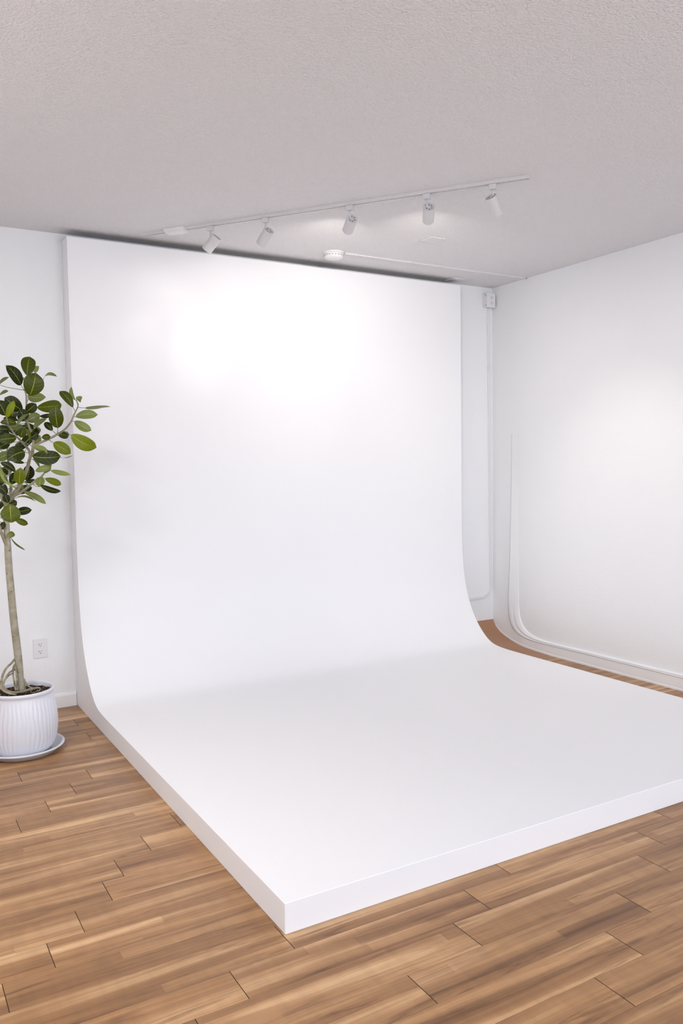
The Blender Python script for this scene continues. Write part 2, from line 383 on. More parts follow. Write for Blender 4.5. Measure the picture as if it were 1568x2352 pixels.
LEAVES = [
 [0.6232,3.8,1.6638,0.6419,3.82,1.752,0.0623,0,0.05,0.25,10,0.5],
 [0.6229,3.75,1.5714,0.6475,3.73,1.6706,0.0859,0,0.05,0.2,-5,0.5],
 [0.6001,3.82,1.6223,0.5401,3.8,1.7053,0.0541,0,0.12,0.25,20,0.15],
 [0.6626,3.88,1.6954,0.6935,3.92,1.7214,0.0262,1,0.1,0.2,10,0.5],
 [0.7084,3.9,1.6597,0.7782,3.96,1.6864,0.023,1,0.2,0.3,60,0.5],
 [0.636,3.9,1.6628,0.6138,3.94,1.6726,0.0197,1,0.1,0.3,40,0.5],
 [0.6276,3.83,1.578,0.7103,3.88,1.5796,0.0459,1,0.08,0.2,10,0.5],
 [0.6593,3.8,1.5256,0.7731,3.82,1.5397,0.0558,0,0.12,0.3,15,0.7],
 [0.7346,3.74,1.4328,0.7201,3.71,1.528,0.0623,0,0.05,0.25,0,0.5],
 [0.8155,3.8,1.5293,0.7652,3.83,1.6058,0.041,0,0.15,0.3,15,0.5],
 [0.8372,3.83,1.5625,0.8213,3.86,1.6264,0.0262,1,0.15,0.3,50,0.5],
 [0.8358,3.83,1.5794,0.8518,3.8,1.5589,0.0279,1,0.15,0.3,20,0.5],
 [0.8737,3.83,1.531,0.9996,3.88,1.549,0.0295,1,-0.15,0.3,58,0.5],
 [0.8235,3.8,1.489,0.9232,3.8,1.5011,0.0426,1,0.08,0.2,15,0.5],
 [0.8142,3.78,1.4658,0.8868,3.77,1.4258,0.041,1,0.1,0.25,10,0.5],
 [0.7933,3.76,1.4044,0.9,3.74,1.346,0.064,0,0.06,0.2,0,1],
 [0.7403,3.78,1.4098,0.7951,3.8,1.4026,0.0344,0,0.1,0.3,10,0.4],
 [0.7191,3.77,1.3695,0.7876,3.75,1.3206,0.0508,0,0.06,0.2,5,0.9],
 [0.6755,3.73,1.3452,0.8019,3.78,1.3053,0.023,0,0.1,0.3,75,0.2],
 [0.6166,3.7,1.3091,0.7308,3.68,1.3081,0.0623,0,0.08,0.2,0,0.3],
 [0.6713,3.78,1.3928,0.7101,3.78,1.3963,0.0262,0,0.1,0.3,10,0.5],
 [0.7323,3.85,1.4261,0.7048,3.87,1.4673,0.0328,0,0.1,0.3,20,0.15],
 [0.6503,3.84,1.4332,0.711,3.88,1.4822,0.0262,1,0.1,0.3,30,0.5],
 [0.6796,3.86,1.4916,0.7338,3.88,1.5022,0.023,0,0.2,0.3,30,0.1],
 [0.6115,3.78,1.5035,0.6498,3.76,1.5389,0.0459,0,0.08,0.3,10,0.2],
 [0.6071,3.78,1.4659,0.5801,3.75,1.5122,0.0541,0,0.08,0.3,15,0.1],
 [0.5634,3.73,1.4417,0.6136,3.7,1.4936,0.023,1,0.1,0.3,50,0.2],
 [0.5994,3.8,1.511,0.5264,3.78,1.5628,0.0623,0,0.08,0.25,5,0.15],
 [0.5169,3.68,1.4716,0.546,3.66,1.5415,0.0295,0,0.06,0.3,10,1],
 [0.5212,3.74,1.4831,0.4905,3.75,1.5499,0.0558,0,0.08,0.3,10,0.15],
 [0.587,3.83,1.4667,0.5226,3.83,1.4787,0.023,0,0.15,0.3,30,0.3],
 [0.5667,3.75,1.4507,0.5005,3.76,1.4567,0.0295,0,0.1,0.3,20,0.5],
 [0.5527,3.86,1.4281,0.4943,3.86,1.4308,0.0361,0,0.1,0.3,15,0.0],
 [0.5632,3.75,1.3911,0.4834,3.74,1.3823,0.0459,0,0.08,0.3,5,0.4],
 [0.583,3.77,1.3919,0.5983,3.76,1.4338,0.0394,0,0.08,0.3,10,0.5],
 [0.6118,3.71,1.3722,0.5917,3.7,1.431,0.0197,0,0.08,0.3,40,0.6],
 [0.6248,3.79,1.3896,0.6552,3.78,1.4124,0.0394,0,0.08,0.3,10,0.05],
 [0.6542,3.83,1.3612,0.6766,3.85,1.4054,0.0361,1,0.08,0.3,10,0.5],
 [0.5915,3.73,1.3292,0.5166,3.7,1.297,0.0689,0,0.08,0.3,5,0.3],
 [0.5054,3.8,1.6185,0.5503,3.83,1.6588,0.0197,1,0.1,0.3,50,0.3],
 [0.5109,3.83,1.5777,0.551,3.86,1.6011,0.0197,1,0.1,0.3,50,0.3],
 [0.6193,3.69,1.3507,0.6763,3.67,1.3212,0.0312,1,0.08,0.3,20,0.4],
 [0.5707,3.85,1.3584,0.6182,3.85,1.3717,0.0262,0,0.08,0.3,10,0.05],
 [0.5494,3.85,1.3716,0.4967,3.83,1.348,0.0394,0,0.08,0.3,10,0.05],
 [0.628,3.8,1.2988,0.6717,3.85,1.2617,0.0146,1,0.1,0.3,40,0.5],
 [0.7035,3.85,1.2463,0.7051,3.85,1.2964,0.0304,0,0.08,0.3,5,0.9],
 [0.7065,3.78,1.2597,0.6437,3.8,1.2446,0.0292,1,0.08,0.2,5,0.6],
 [0.6799,3.8,1.2367,0.7151,3.82,1.2585,0.0219,1,0.08,0.2,5,0.5],
 [0.7098,3.8,1.2473,0.798,3.83,1.2276,0.0231,1,0.08,0.2,10,0.9],
 [0.6555,3.78,1.1745,0.6605,3.76,1.2199,0.0401,1,0.06,0.2,5,0.6],
 [0.6833,3.8,1.2119,0.7559,3.81,1.1803,0.0316,0,0.06,0.2,10,1],
 [0.6558,3.76,1.1834,0.7431,3.76,1.1516,0.0279,0,0.08,0.3,20,0.1],
 [0.5873,3.77,1.157,0.6794,3.77,1.1015,0.0279,1,0.12,0.3,20,0.4],
 [0.5606,3.7,1.1888,0.5644,3.68,1.2598,0.0474,0,0.05,0.25,0,0.8],
 [0.6072,3.82,1.2034,0.6202,3.8,1.2719,0.0486,0,0.05,0.25,0,0.05],
 [0.6032,3.84,1.1984,0.652,3.85,1.2047,0.0194,0,0.1,0.3,20,0.2],
 [0.5256,3.78,1.1041,0.5625,3.79,1.1122,0.0267,0,0.1,0.3,20,0.3],
 [0.5454,3.78,1.1204,0.6461,3.84,1.114,0.017,1,0.1,0.3,60,0.4],
 [0.5158,3.67,1.1082,0.5157,3.65,1.0305,0.0802,0,0.06,0.2,0,0.7],
 [0.5561,3.82,1.0625,0.6233,3.8,1.0729,0.0364,0,0.08,0.3,10,0.0],
 [0.5523,3.8,1.0366,0.6055,3.8,1.0096,0.0292,0,0.1,0.3,10,0.7],
 [0.5102,3.77,0.9604,0.5382,3.74,0.9825,0.0267,1,0.08,0.3,5,0.3],
 [0.5335,3.8,0.9545,0.5966,3.83,0.898,0.0134,1,-0.15,0.3,55,0.2],
 [0.5093,3.68,1.1973,0.483,3.7,1.2446,0.0364,0,0.08,0.3,5,0.6],
 [0.5372,3.65,1.1783,0.4813,3.68,1.2703,0.0194,1,0.15,0.3,30,0.6],
 [0.5616,3.8,1.241,0.502,3.8,1.2853,0.0292,0,0.1,0.3,15,0.1],
 [0.5178,3.77,1.1457,0.4855,3.77,1.1801,0.0364,0,0.1,0.3,15,0.05],
 [0.4891,3.78,0.991,0.5049,3.78,1.0277,0.0267,0,0.08,0.3,15,0.1],
 [0.6028,3.82,1.2821,0.557,3.82,1.2874,0.017,0,0.08,0.3,30,0.0],
 [0.5415,3.8,1.188,0.557,3.8,1.2411,0.0389,0,0.08,0.3,10,0.05],
 [0.5205,3.75,1.1101,0.5059,3.74,1.1491,0.0316,0,0.08,0.3,10,0.1],
 [0.5196,3.8,1.2103,0.4901,3.82,1.1913,0.034,0,0.1,0.3,15,0.05],
 [0.4983,3.8,1.1141,0.4639,3.75,1.0788,0.0364,0,0.1,0.3,15,0.3],
 [0.5191,3.85,1.2612,0.4908,3.85,1.23,0.0364,0,0.1,0.3,15,0.05],
 [0.5989,3.85,1.1637,0.5834,3.85,1.1888,0.0219,1,0.1,0.3,15,0.5],
 [0.5558,3.86,1.0855,0.5479,3.86,1.1254,0.0243,0,0.1,0.3,15,0.3],
 [0.2935,3.6297,1.5407,0.2261,3.5643,1.5935,0.0534,0,0.1,0.3,-28,0.43],
 [0.5052,3.9974,1.3903,0.5067,4.0674,1.382,0.0406,0,0.1,0.3,25,0.64],
 [0.5965,4.0802,1.4696,0.6208,4.1631,1.5355,0.041,0,0.1,0.3,-8,0.22],
 [0.4233,3.6667,1.2108,0.3792,3.5766,1.2333,0.0413,0,0.1,0.3,-1,0.59],
 [0.4473,3.9007,1.0532,0.4196,3.9629,1.0869,0.0549,0,0.1,0.3,-20,0.13],
 [0.3399,3.8182,1.2746,0.2651,3.8283,1.2814,0.0548,0,0.1,0.3,28,0.54],
 [0.3252,3.8009,1.0606,0.2564,3.8013,1.1031,0.0523,0,0.1,0.3,-8,0.65],
 [0.4549,3.6707,1.3303,0.4292,3.5842,1.3752,0.0409,0,0.1,0.3,27,0.55],
 [0.4271,3.7658,1.372,0.3638,3.7308,1.4062,0.0443,0,0.1,0.3,19,0.55],
 [0.3145,4.0174,1.5915,0.2712,4.077,1.6555,0.0541,0,0.1,0.3,1,0.47],
 [0.4455,3.5627,1.1168,0.4272,3.469,1.1507,0.0483,0,0.1,0.3,-5,0.54],
 [0.2559,3.8809,1.1489,0.1722,3.9135,1.1867,0.0358,0,0.1,0.3,-2,0.26],
 [0.4053,3.8512,1.5653,0.3377,3.8942,1.537,0.0473,0,0.1,0.3,-24,0.48],
 [0.371,3.9747,1.6516,0.317,4.0608,1.6664,0.0513,0,0.1,0.3,9,0.36],
 [0.6549,3.9634,1.3834,0.7065,4.0274,1.454,0.0472,0,0.1,0.3,-9,0.73],
 [0.2731,3.5968,1.2556,0.2134,3.5339,1.2464,0.0408,0,0.1,0.3,28,0.37],
 [0.3037,3.8041,1.217,0.1974,3.8068,1.2425,0.0407,0,0.1,0.3,-1,0.19],
 [0.3524,3.6801,1.1993,0.2917,3.6221,1.256,0.0353,0,0.1,0.3,2,0.29],
 [0.4986,4.0463,1.3878,0.4405,4.0247,1.355,0.0406,1,0.1,0.3,21,0.05],
 [0.5474,3.9463,1.2527,0.473,3.9628,1.2078,0.0371,0,0.1,0.3,18,0.12],
 [0.452,3.9106,1.0422,0.4239,3.9331,1.1085,0.0405,0,0.1,0.3,-42,0.28],
 [0.5594,4.0083,1.4565,0.6274,3.9908,1.425,0.0374,0,0.1,0.3,20,0.09],
 [0.6527,4.0144,1.1827,0.6873,4.0097,1.109,0.0478,1,0.1,0.3,31,0.16],
 [0.5832,4.0186,1.4307,0.5671,4.037,1.4905,0.0421,0,0.1,0.3,10,0.08],
 [0.5091,4.0331,1.143,0.4552,4.053,1.119,0.0473,1,0.1,0.3,42,0.25],
 [0.6398,3.9297,1.471,0.692,3.9148,1.5019,0.0475,1,0.1,0.3,-18,0.2],
 [0.5182,4.0206,1.2398,0.5819,4.0303,1.2613,0.0426,0,0.1,0.3,15,0.21],
 [0.5909,3.9637,1.4038,0.6429,3.9626,1.456,0.0459,0,0.1,0.3,-43,0.21],
 [0.5021,3.9349,1.148,0.4544,3.9564,1.1927,0.0383,0,0.1,0.3,-2,0.04],
 [0.58,3.982,1.0582,0.5767,4.0104,0.9787,0.0454,0,0.1,0.3,29,0.1],
 [0.5634,3.9007,1.3338,0.4951,3.8896,1.3009,0.0425,1,0.1,0.3,-5,0.16],
 [0.6123,3.8756,1.4519,0.5345,3.8697,1.4458,0.038,1,0.1,0.3,39,0.1],
 [0.4956,3.9217,1.3636,0.5093,3.9243,1.4503,0.0343,0,0.1,0.3,15,0.35],
 [0.5136,4.0832,1.1315,0.4618,4.0622,1.1189,0.0395,0,0.1,0.3,-24,0.27],
 [0.565,4.0201,1.3736,0.5359,4.0117,1.4496,0.0409,0,0.1,0.3,1,0.06],
 [0.5581,3.9825,1.0824,0.6187,3.9577,1.0686,0.0458,0,0.1,0.3,5,0.27],
 [0.6568,3.9778,1.1706,0.596,3.9865,1.1455,0.044,0,0.1,0.3,26,0.19],
 [0.4826,4.0616,1.2442,0.439,4.0694,1.1917,0.0384,0,0.1,0.3,-38,0.35],
 [0.4808,3.9383,1.0769,0.4709,3.931,1.154,0.0349,0,0.1,0.3,14,0.29],
 [0.4613,3.9472,1.1163,0.4018,3.9505,1.1418,0.048,0,0.1,0.3,4,0.07],
 [0.5059,4.071,1.2013,0.5304,4.0655,1.2772,0.0453,0,0.1,0.3,12,0.27],
 [0.5423,3.9859,1.1883,0.5205,3.9865,1.1252,0.0398,0,0.1,0.3,-28,0.06],
 [0.478,4.0969,1.0912,0.4833,4.0855,1.1518,0.0428,0,0.1,0.3,29,0.08],
 [0.6724,4.0481,1.2771,0.6944,4.0707,1.2119,0.043,0,0.1,0.3,-28,0.2],
 [0.5978,3.8667,1.3403,0.653,3.887,1.4065,0.0414,0,0.1,0.3,1,0.33],
 [0.6233,3.8874,1.4638,0.6757,3.887,1.406,0.046,0,0.1,0.3,21,0.22],
]

# ------------------------------------------------------------------ room shell
T = 0.12
# floor: one structure, laid with 122 mm x 737 mm planks
bm = bmesh.new(); ca = bm.loops.layers.color.new('plank')
PW, PL, PY = 0.1218, 0.7370, 1.2262
joints = {0: 1.476, 1: 1.651, 2: 1.0945, 3: 1.330, 4: 0.727, 5: 0.909, 6: 0.2335, 7: 0.359, 8: 0.458, 9: 0.565,
          10: 0.632, 11: 0.754, 12: 0.898, 13: 0.297, 14: 0.410, 15: 0.530, 16: 0.647, 17: 0.737}
k = math.floor((YF - PY) / PW)
g = 0.0005
while PY + k * PW < YB:
    y0, y1 = max(PY + k * PW, YF), min(PY + (k + 1) * PW, YB)
    x = joints.get(k, random.uniform(0, PL)); x -= math.ceil((x - XL) / PL) * PL
    while x < XR:
        xa, xb = max(x, XL), min(x + PL, XR)
        if xb - xa > 0.002:
            f = bm.faces.new([bm.verts.new(p) for p in ((xa + g * 2, y0 + g * .4, 0), (xb - g * 2, y0 + g * .4, 0), (xb - g * 2, y1 - g * .4, 0), (xa + g * 2, y1 - g * .4, 0))])
            c = (random.random(), random.random(), random.random(), 1)
            for l in f.loops: l[ca] = c
        x += PL
    k += 1
box(bm, XL - T, XR + T, YF - T, YB + T, -0.05, -0.0012, 1)
struct('floor', bm, [M_wood, M_seam], 'warm brown laminate plank floor')

bm = bmesh.new(); box(bm, XL - T, XR + T, YF - T, YB + T, H, H + 0.1)
struct('ceiling', bm, M_ceil, 'white textured ceiling')
bm = bmesh.new(); box(bm, XL - T, XR + T, YB, YB + T, -0.05, H)
struct('wall_back', bm, M_wall, 'white wall behind the curved backdrop')
bm = bmesh.new(); box(bm, XR, XR + T, YF - T, YB, -0.05, H)
struct('wall_right', bm, M_wall, 'white wall at the right')

def wall_with_holes_x(bm, y0, y1, x0, x1, holes):
    xs = sorted({x0, x1} | {h[0] for h in holes} | {h[1] for h in holes})
    for a, b in zip(xs, xs[1:]):
        hh = [h for h in holes if h[0] <= a and h[1] >= b]
        if hh:
            box(bm, a, b, y0, y1, -0.05, hh[0][2]); box(bm, a, b, y0, y1, hh[0][3], H)
        else: box(bm, a, b, y0, y1, -0.05, H)
bm = bmesh.new(); wall_with_holes_x(bm, YF - T, YF, XL - T, XR, [(-0.5, 1.2, 0.35, 2.05), (1.7, 3.4, 0.35, 2.05)])
struct('wall_front', bm, M_wall)
bm = bmesh.new()
box(bm, XL - T, XL, YF, -0.35, -0.05, H); box(bm, XL - T, XL, 1.35, YB, -0.05, H)
box(bm, XL - T, XL, -0.35, 1.35, -0.05, 0.35); box(bm, XL - T, XL, -0.35, 1.35, 2.05, H)
struct('wall_left', bm, M_wall)

M_glass = mat('window_glass', (1, 1, 1, 1), 0.02); M_glass.node_tree.nodes['Principled BSDF'].inputs['Transmission Weight'].default_value = 1
def window(name, x0, x1, y, along):
    bm = bmesh.new()
    def bx(a0, a1, z0, z1, d0=0.02, d1=0.07):
        if along == 'x': box(bm, a0, a1, y - d1, y - d0, z0, z1)
        else: box(bm, y - d1, y - d0, a0, a1, z0, z1)
    z0, z1, w = 0.35, 2.05, 0.045
    bx(x0, x0 + w, z0, z1); bx(x1 - w, x1, z0, z1); bx(x0 + w, x1 - w, z0, z0 + w); bx(x0 + w, x1 - w, z1 - w, z1)
    m = (x0 + x1) / 2; bx(m - w / 2, m + w / 2, z0 + w, z1 - w)
    fr = struct(name, bm, M_trim)
    bm2 = bmesh.new()
    if along == 'x': box(bm2, x0 + w, x1 - w, y - 0.05, y - 0.044, z0 + w, z1 - w)
    else: box(bm2, y - 0.05, y - 0.044, x0 + w, x1 - w, z0 + w, z1 - w)
    link('pane', bm2, M_glass, fr)
window('window_1', -0.5, 1.2, YF, 'x'); window('window_2', 1.7, 3.4, YF, 'x'); window('added_window_left', -0.35, 1.35, XL, 'y')  # the left-wall one is unseen, added for side fill

# baseboard along the back wall, left of the backdrop
bm = bmesh.new()
extrude_profile(bm, [(YB, 0), (YB - 0.013, 0), (YB - 0.013, 0.060), (YB - 0.010, 0.068), (YB - 0.005, 0.074), (YB, 0.074)], 0, XL, CX0 - 0.002)
struct('baseboard_back', bm, M_trim, 'white baseboard left of the backdrop', smooth=False)

# wooden cove where the floor strip runs up the back wall, right of the backdrop
cove = [(3.84, 0.0012), (3.90, 0.0028), (3.98, 0.006), (4.06, 0.0115), (4.125, 0.018), (4.18, 0.026), (4.22, 0.034), (4.27, 0.048), (4.319, 0.068),
        (4.35, 0.086), (4.38, 0.110), (4.40, 0.138), (YB, 0.151)]
bm = bmesh.new()
extrude_profile(bm, cove + [(YB, -0.001), (3.84, -0.001)], 0, CX1 + 0.0005, XR)
struct('trim_1', bm, M_covewood, 'wood coloured cove at the foot of the back wall', smooth=False)

# right wall baseboard: its foot follows the cove, its top moulding sweeps up into a vertical strip
def foot(y):
    if y <= cove[0][0]: return 0.0
    for (a, za), (b, zb) in zip(cove, cove[1:]):
        if a <= y <= b: return za + (zb - za) * (y - a) / (b - a)
    return cove[-1][1]
outer = [(YF, .071), (2.8, .071), (3.46, .070), (3.706, .068), (3.86, .066), (3.96, .066), (4.05, .071), (4.12, .085), (4.17, .108), (4.205, .145), (4.226, .20), (4.234, .30), (4.226, .45), (4.218, .62), (4.214, .9), (4.213, 1.32), (4.213, 1.45)]
inner = [(YF, .093), (2.8, .093), (3.46, .090), (3.70, .088), (3.83, .088), (3.91, .091), (3.98, .099), (4.04, .116), (4.085, .142), (4.115, .18), (4.134, .235), (4.140, .32), (4.141, .46), (4.141, .62), (4.141, .9), (4.141, 1.32), (4.141, 1.45)]
O3 = catmull(outer[1:], 5); I3 = catmull(inner[1:], 5)
O3 = [list(outer[0])] + O3; I3 = [list(inner[0])] + I3
bm = bmesh.new(); rows = []
for (oy, oz), (iy, iz) in zip(O3, I3):
    up_ = max(0.0, min(1.0, (oz - 0.10) / 0.25)); up_ = up_ * up_ * (3 - 2 * up_)
    fade = max(0.0, min(1.0, (1.44 - oz) / 0.95)); fade = fade * fade * (3 - 2 * fade)
    th = 0.017 * fade * (1 - 0.15 * up_)
    th = max(th, 0.00003)
    sec = []
    for s, d in ((0, 0), (0.0, 0.7), (0.12, 1.0), (0.34, 1.0), (0.42, 0.78), (0.50, 0.78), (0.58, 1.0), (0.70, 0.95), (0.92, 0.45), (1.0, 0.3), (1.0, 0)):
        sec.append(bm.verts.new((XR - th * (d * (1 - up_) + (1 - s) * min(1, s * 40 + (d > 0)) * up_), oy + (iy - oy) * s, oz + (iz - oz) * s)))
    rows.append(sec)
for a, b in zip(rows, rows[1:]):
    for i in range(len(a) - 1): bm.faces.new((a[i], a[i + 1], b[i + 1], b[i]))
bmesh.ops.recalc_face_normals(bm, faces=bm.faces)
struct('trim_2', bm, M_wall, 'white moulding that tops the right baseboard and sweeps up the wall', smooth=True)
bm = bmesh.new(); prev = None
ys = [YF] + [2.8 + i * 0.02 for i in range(0, 81)]
for y in ys:
    if y > 4.395: break
    z0 = foot(y) if y > 3.84 else 0.0
    zt = 0.0715
    if y > 3.9: zt = 0.0715 + ((y - 3.9) / 0.3) ** 2 * 0.085
    if y > 4.21: 
        zt = z0 + 0.14
    th = 0.012 if y < 4.1 else 0.012 * max(0.03, 1 - (y - 4.1) / 0.13)
    q = [bm.verts.new(p) for p in ((XR, y, z0), (XR - th - .002, y, z0), (XR - th - .002, y, z0 + .010), (XR - th, y, z0 + 0.013), (XR - th, y, zt), (XR, y, zt))]
    if prev:
        for i in range(5): bm.faces.new((prev[i], prev[i + 1], q[i + 1], q[i]))
    prev = q
bmesh.ops.recalc_face_normals(bm, faces=bm.faces)
struct('baseboard_right', bm, M_trim, 'white baseboard along the right wall')

# ------------------------------------------------------------------ curved backdrop (one rigid piece)
FY = 4.283
face = [(CY0, CT), (2.6, CT), (3.3, CT), (3.70, CT), (3.80, .0875), (3.87, .0895), (3.93, .0945), (3.98, .105), (4.025, .126), (4.06, .151), (4.095, .182),
        (4.13, .220), (4.163, .265), (4.19, .310), (4.213, .358), (4.232, .410), (4.249, .470), (4.262, .54), (4.272, .62), (4.279, .71), (4.283, .81), (FY, 1.0), (FY, CH)]
sm = [list(face[0])] + catmull(face[3:21], 4) + [list(face[21]), list(face[22])]
back = [(FY + 0.018, CH), (FY + 0.018, CH - 0.02), (YB - 0.001, CH - 0.02), (YB - 0.001, 0.0), (CY0, 0.0)]
bm = bmesh.new()
extrude_profile(bm, sm + [(FY + 0.018, CH), (FY + 0.018, 1.6), (YB - 0.001, 1.6), (YB - 0.001, 0.0), (CY0, 0.0)], 0, CX0, CX1)
box(bm, CX0, CX0 + 0.018, FY + 0.0181, YB - 0.001, 1.6001, CH)
box(bm, CX1 - 0.018, CX1, FY + 0.0181, YB - 0.001, 1.6001, CH)
for f in bm.faces:
    c = f.calc_center_median()
    if c.y > FY + 0.012 and c.z > 1.59 and CX0 + 0.005 < c.x < CX1 - 0.005 and c.z < CH - 0.0001: f.material_index = 1
sweep = link('curved_backdrop', bm, [M_cyc, M_raw], bevel=0.0025, bseg=2)
tag(sweep, 'large white curved studio backdrop sweeping from the wall down onto a raised floor platform', 'backdrop')

# ------------------------------------------------------------------ wall outlets
def outlet_faces(bm_unused, parent, cx, yf, zc, s=1.0):
    """two duplex receptacles on a plate whose front is at y = yf (facing -y)"""
    for dz in (0.0195 * s, -0.0195 * s):
        bm = bmesh.new(); pts = []
        for i in range(24):
            a = 2 * math.pi * i / 24
            pts.append((cx + 0.0155 * s * math.cos(a), zc + dz + max(-0.0125 * s, min(0.0125 * s, 0.0155 * s * math.sin(a)))))
        A = [bm.verts.new((p[0], yf - 0.0014, p[1])) for p in pts]; B = [bm.verts.new((p[0], yf + 0.001, p[1])) for p in pts]
        for i in range(24): bm.faces.new((A[i], A[(i + 1) % 24], B[(i + 1) % 24], B[i]))
        bm.faces.new(A)
        bmesh.ops.recalc_face_normals(bm, faces=bm.faces)
        sk = link('socket', bm, M_plastic, parent)
        bm = bmesh.new()
        box(bm, cx - 0.0075 * s, cx - 0.0053 * s, yf - 0.0018, yf - 0.0010, zc + dz + 0.000, zc + dz + 0.008 * s)
        box(bm, cx + 0.0053 * s, cx + 0.0073 * s, yf - 0.0018, yf - 0.0010, zc + dz + 0.001, zc + dz + 0.0075 * s)
        V = [bm.verts.new((cx + 0.0025 * s * math.cos(2 * math.pi * i / 12), yf - 0.0018, zc + dz - 0.0065 * s + 0.0025 * s * math.sin(2 * math.pi * i / 12))) for i in range(12)]
        bm.faces.new(V)
        link('slot', bm, M_dark, sk)

out = thing('wall_outlet', 'white duplex power outlet low on the wall beside the plant trunk', 'outlet', (0, 0, 0))
bm = bmesh.new(); box(bm, 0.705, 0.773, YB - 0.006, YB, 0.276, 0.374)
link('plate', bm, M_plastic, out, bevel=0.002)
outlet_faces(None, out, 0.739, YB - 0.006, 0.325, 0.95)

wb = thing('surface_outlet_box', 'white outlet box high in the right corner, on top of the vertical cable cover', 'outlet box')
bm = bmesh.new(); box(bm, 3.7045, 3.7725, YB - 0.048, YB, 2.324, 2.410)
link('box', bm, M_plastic, wb, bevel=0.002)
bm = bmesh.new(); box(bm, 3.702, 3.776, YB - 0.052, YB - 0.048, 2.319, 2.415)
link('plate', bm, M_plastic, wb, bevel=0.0012)
outlet_faces(None, wb, 3.743, YB - 0.052, 2.367, 0.95)
for (y, z) in ((YB - 0.036, 2.399), (YB - 0.036, 2.334)):
    bm = bmesh.new(); V = [bm.verts.new((3.7040, y + 0.0034 * math.cos(2 * math.pi * i / 12), z + 0.0034 * math.sin(2 * math.pi * i / 12))) for i in range(12)]
    W = [bm.verts.new((3.7048, v.co.y, v.co.z)) for v in V]
    bm.faces.new(V)
    for i in range(12): bm.faces.new((V[i], V[(i + 1) % 12], W[(i + 1) % 12], W[i]))
    link('screw', bm, M_dark, wb)

# cable cover running down the corner and bending left behind the backdrop
def raceway(bm, pts, w, d, inward):
    """flat cover strip on a wall plane y = YB; pts in (x, z)"""
    P = [Vector((p[0], p[1])) for p in pts]; rows = []
    for i, p in enumerate(P):
        t = (P[min(i + 1, len(P) - 1)] - P[max(i - 1, 0)]).normalized(); n = Vector((-t.y, t.x))
        row = []
        for s, dd in ((-0.5, 0), (-0.5, 0.75), (-0.36, 1), (0.36, 1), (0.5, 0.75), (0.5, 0)):
            q = p + n * s * w
            row.append(bm.verts.new((q.x, YB - 0.0004 - d * dd, q.y)))
        rows.append(row)
    for a, b in zip(rows, rows[1:]):
        for i in range(5): bm.faces.new((a[i], a[i + 1], b[i + 1], b[i]))
    bm.faces.new(rows[0]); bm.faces.new(list(reversed(rows[-1])))
    bmesh.ops.recalc_face_normals(bm, faces=bm.faces)
bm = bmesh.new()
path = [(3.752, 2.321), (3.755, 2.0), (3.760, 1.2), (3.766, 0.6), (3.770, 0.42)]
c0 = (3.678, 0.40)
for i in range(1, 13):
    a = math.radians(90 * i / 12)
    path.append((c0[0] + 0.092 * math.cos(a), c0[1] - 0.085 * math.sin(a)))
path += [(3.50, 0.312)]
path.append((3.425, 0.311))
raceway(bm, path, 0.015, 0.011, 1)
cc = thing('cable_cover', 'thin white cable cover running down the right corner and curving left near the floor', 'cable cover')
link('channel', bm, M_plastic, cc)
bm = bmesh.new(); box(bm, 3.7465, 3.7655, YB - 0.014, YB - 0.001, 1.89, 1.93)
link('clip', bm, M_plastic, cc, bevel=0.001)

# ------------------------------------------------------------------ ceiling fixtures
sd = thing('smoke_detector', 'white round smoke detector on the ceiling above the backdrop edge', 'smoke detector', (2.343, 4.079, H))
bm = bmesh.new(); lathe(bm, [(0.060, 0), (0.060, -0.007), (0.058, -0.009)], 48, close=True)
link('base', bm, M_plastic, sd, smooth=False)
bm = bmesh.new()
lathe(bm, [(0.056, -0.009), (0.056, -0.016), (0.054, -0.028), (0.046, -0.034), (0.030, -0.037), (0.010, -0.038)], 48, close=True)
link('cover', bm, M_plastic, sd, smooth=True)
for i in range(20):
    a = 2 * math.pi * i / 20
    bm = bmesh.new() if i == 0 else bm
    c, s_ = math.cos(a), math.sin(a)
    V = [bm.verts.new((r * c - t * s_, r * s_ + t * c, z)) for (r, t, z) in ((0.0562, -0.0045, -0.018), (0.0562, 0.0045, -0.018), (0.0555, 0.0045, -0.0225), (0.0555, -0.0045, -0.0225))]
    bm.faces.new(V)
link('vent_slots', bm, M_grey, sd)

rw = thing('ceiling_cable_cover', 'long thin white cable cover on the ceiling from smoke detector to right wall', 'cable cover')
bm = bmesh.new()
extrude_profile(bm, [(4.048, H), (4.049, H - 0.005), (4.051, H - 0.007), (4.063, H - 0.007), (4.065, H - 0.005), (4.066, H)], 0, 2.404, 3.775)
link('channel', bm, M_ceil, rw)
bm = bmesh.new(); box(bm, 3.775, 3.781, 4.050, 4.064, H - 0.006, H)
link('open_end', bm, M_dark, rw)
bm = bmesh.new(); box(bm, 3.28, 3.30, 4.047, 4.067, H - 0.0085, H)
link('joint_clip', bm, M_plastic, rw, bevel=0.001)

bm = bmesh.new(); box(bm, 2.638, 2.734, 3.551, 3.648, H - 0.006, H)
tag(link('ceiling_cover_plate', bm, M_ceil, bevel=0.002), 'small square white cover plate alone on the ceiling below the fourth track spotlight', 'cover plate')
bm = bmesh.new(); box(bm, 3.343, 3.438, 4.258, 4.353, H - 0.006, H)
tag(link('ceiling_cover_plate', bm, M_ceil, bevel=0.002), 'small square white cover plate at the ceiling edge above the right end of the backdrop', 'cover plate')

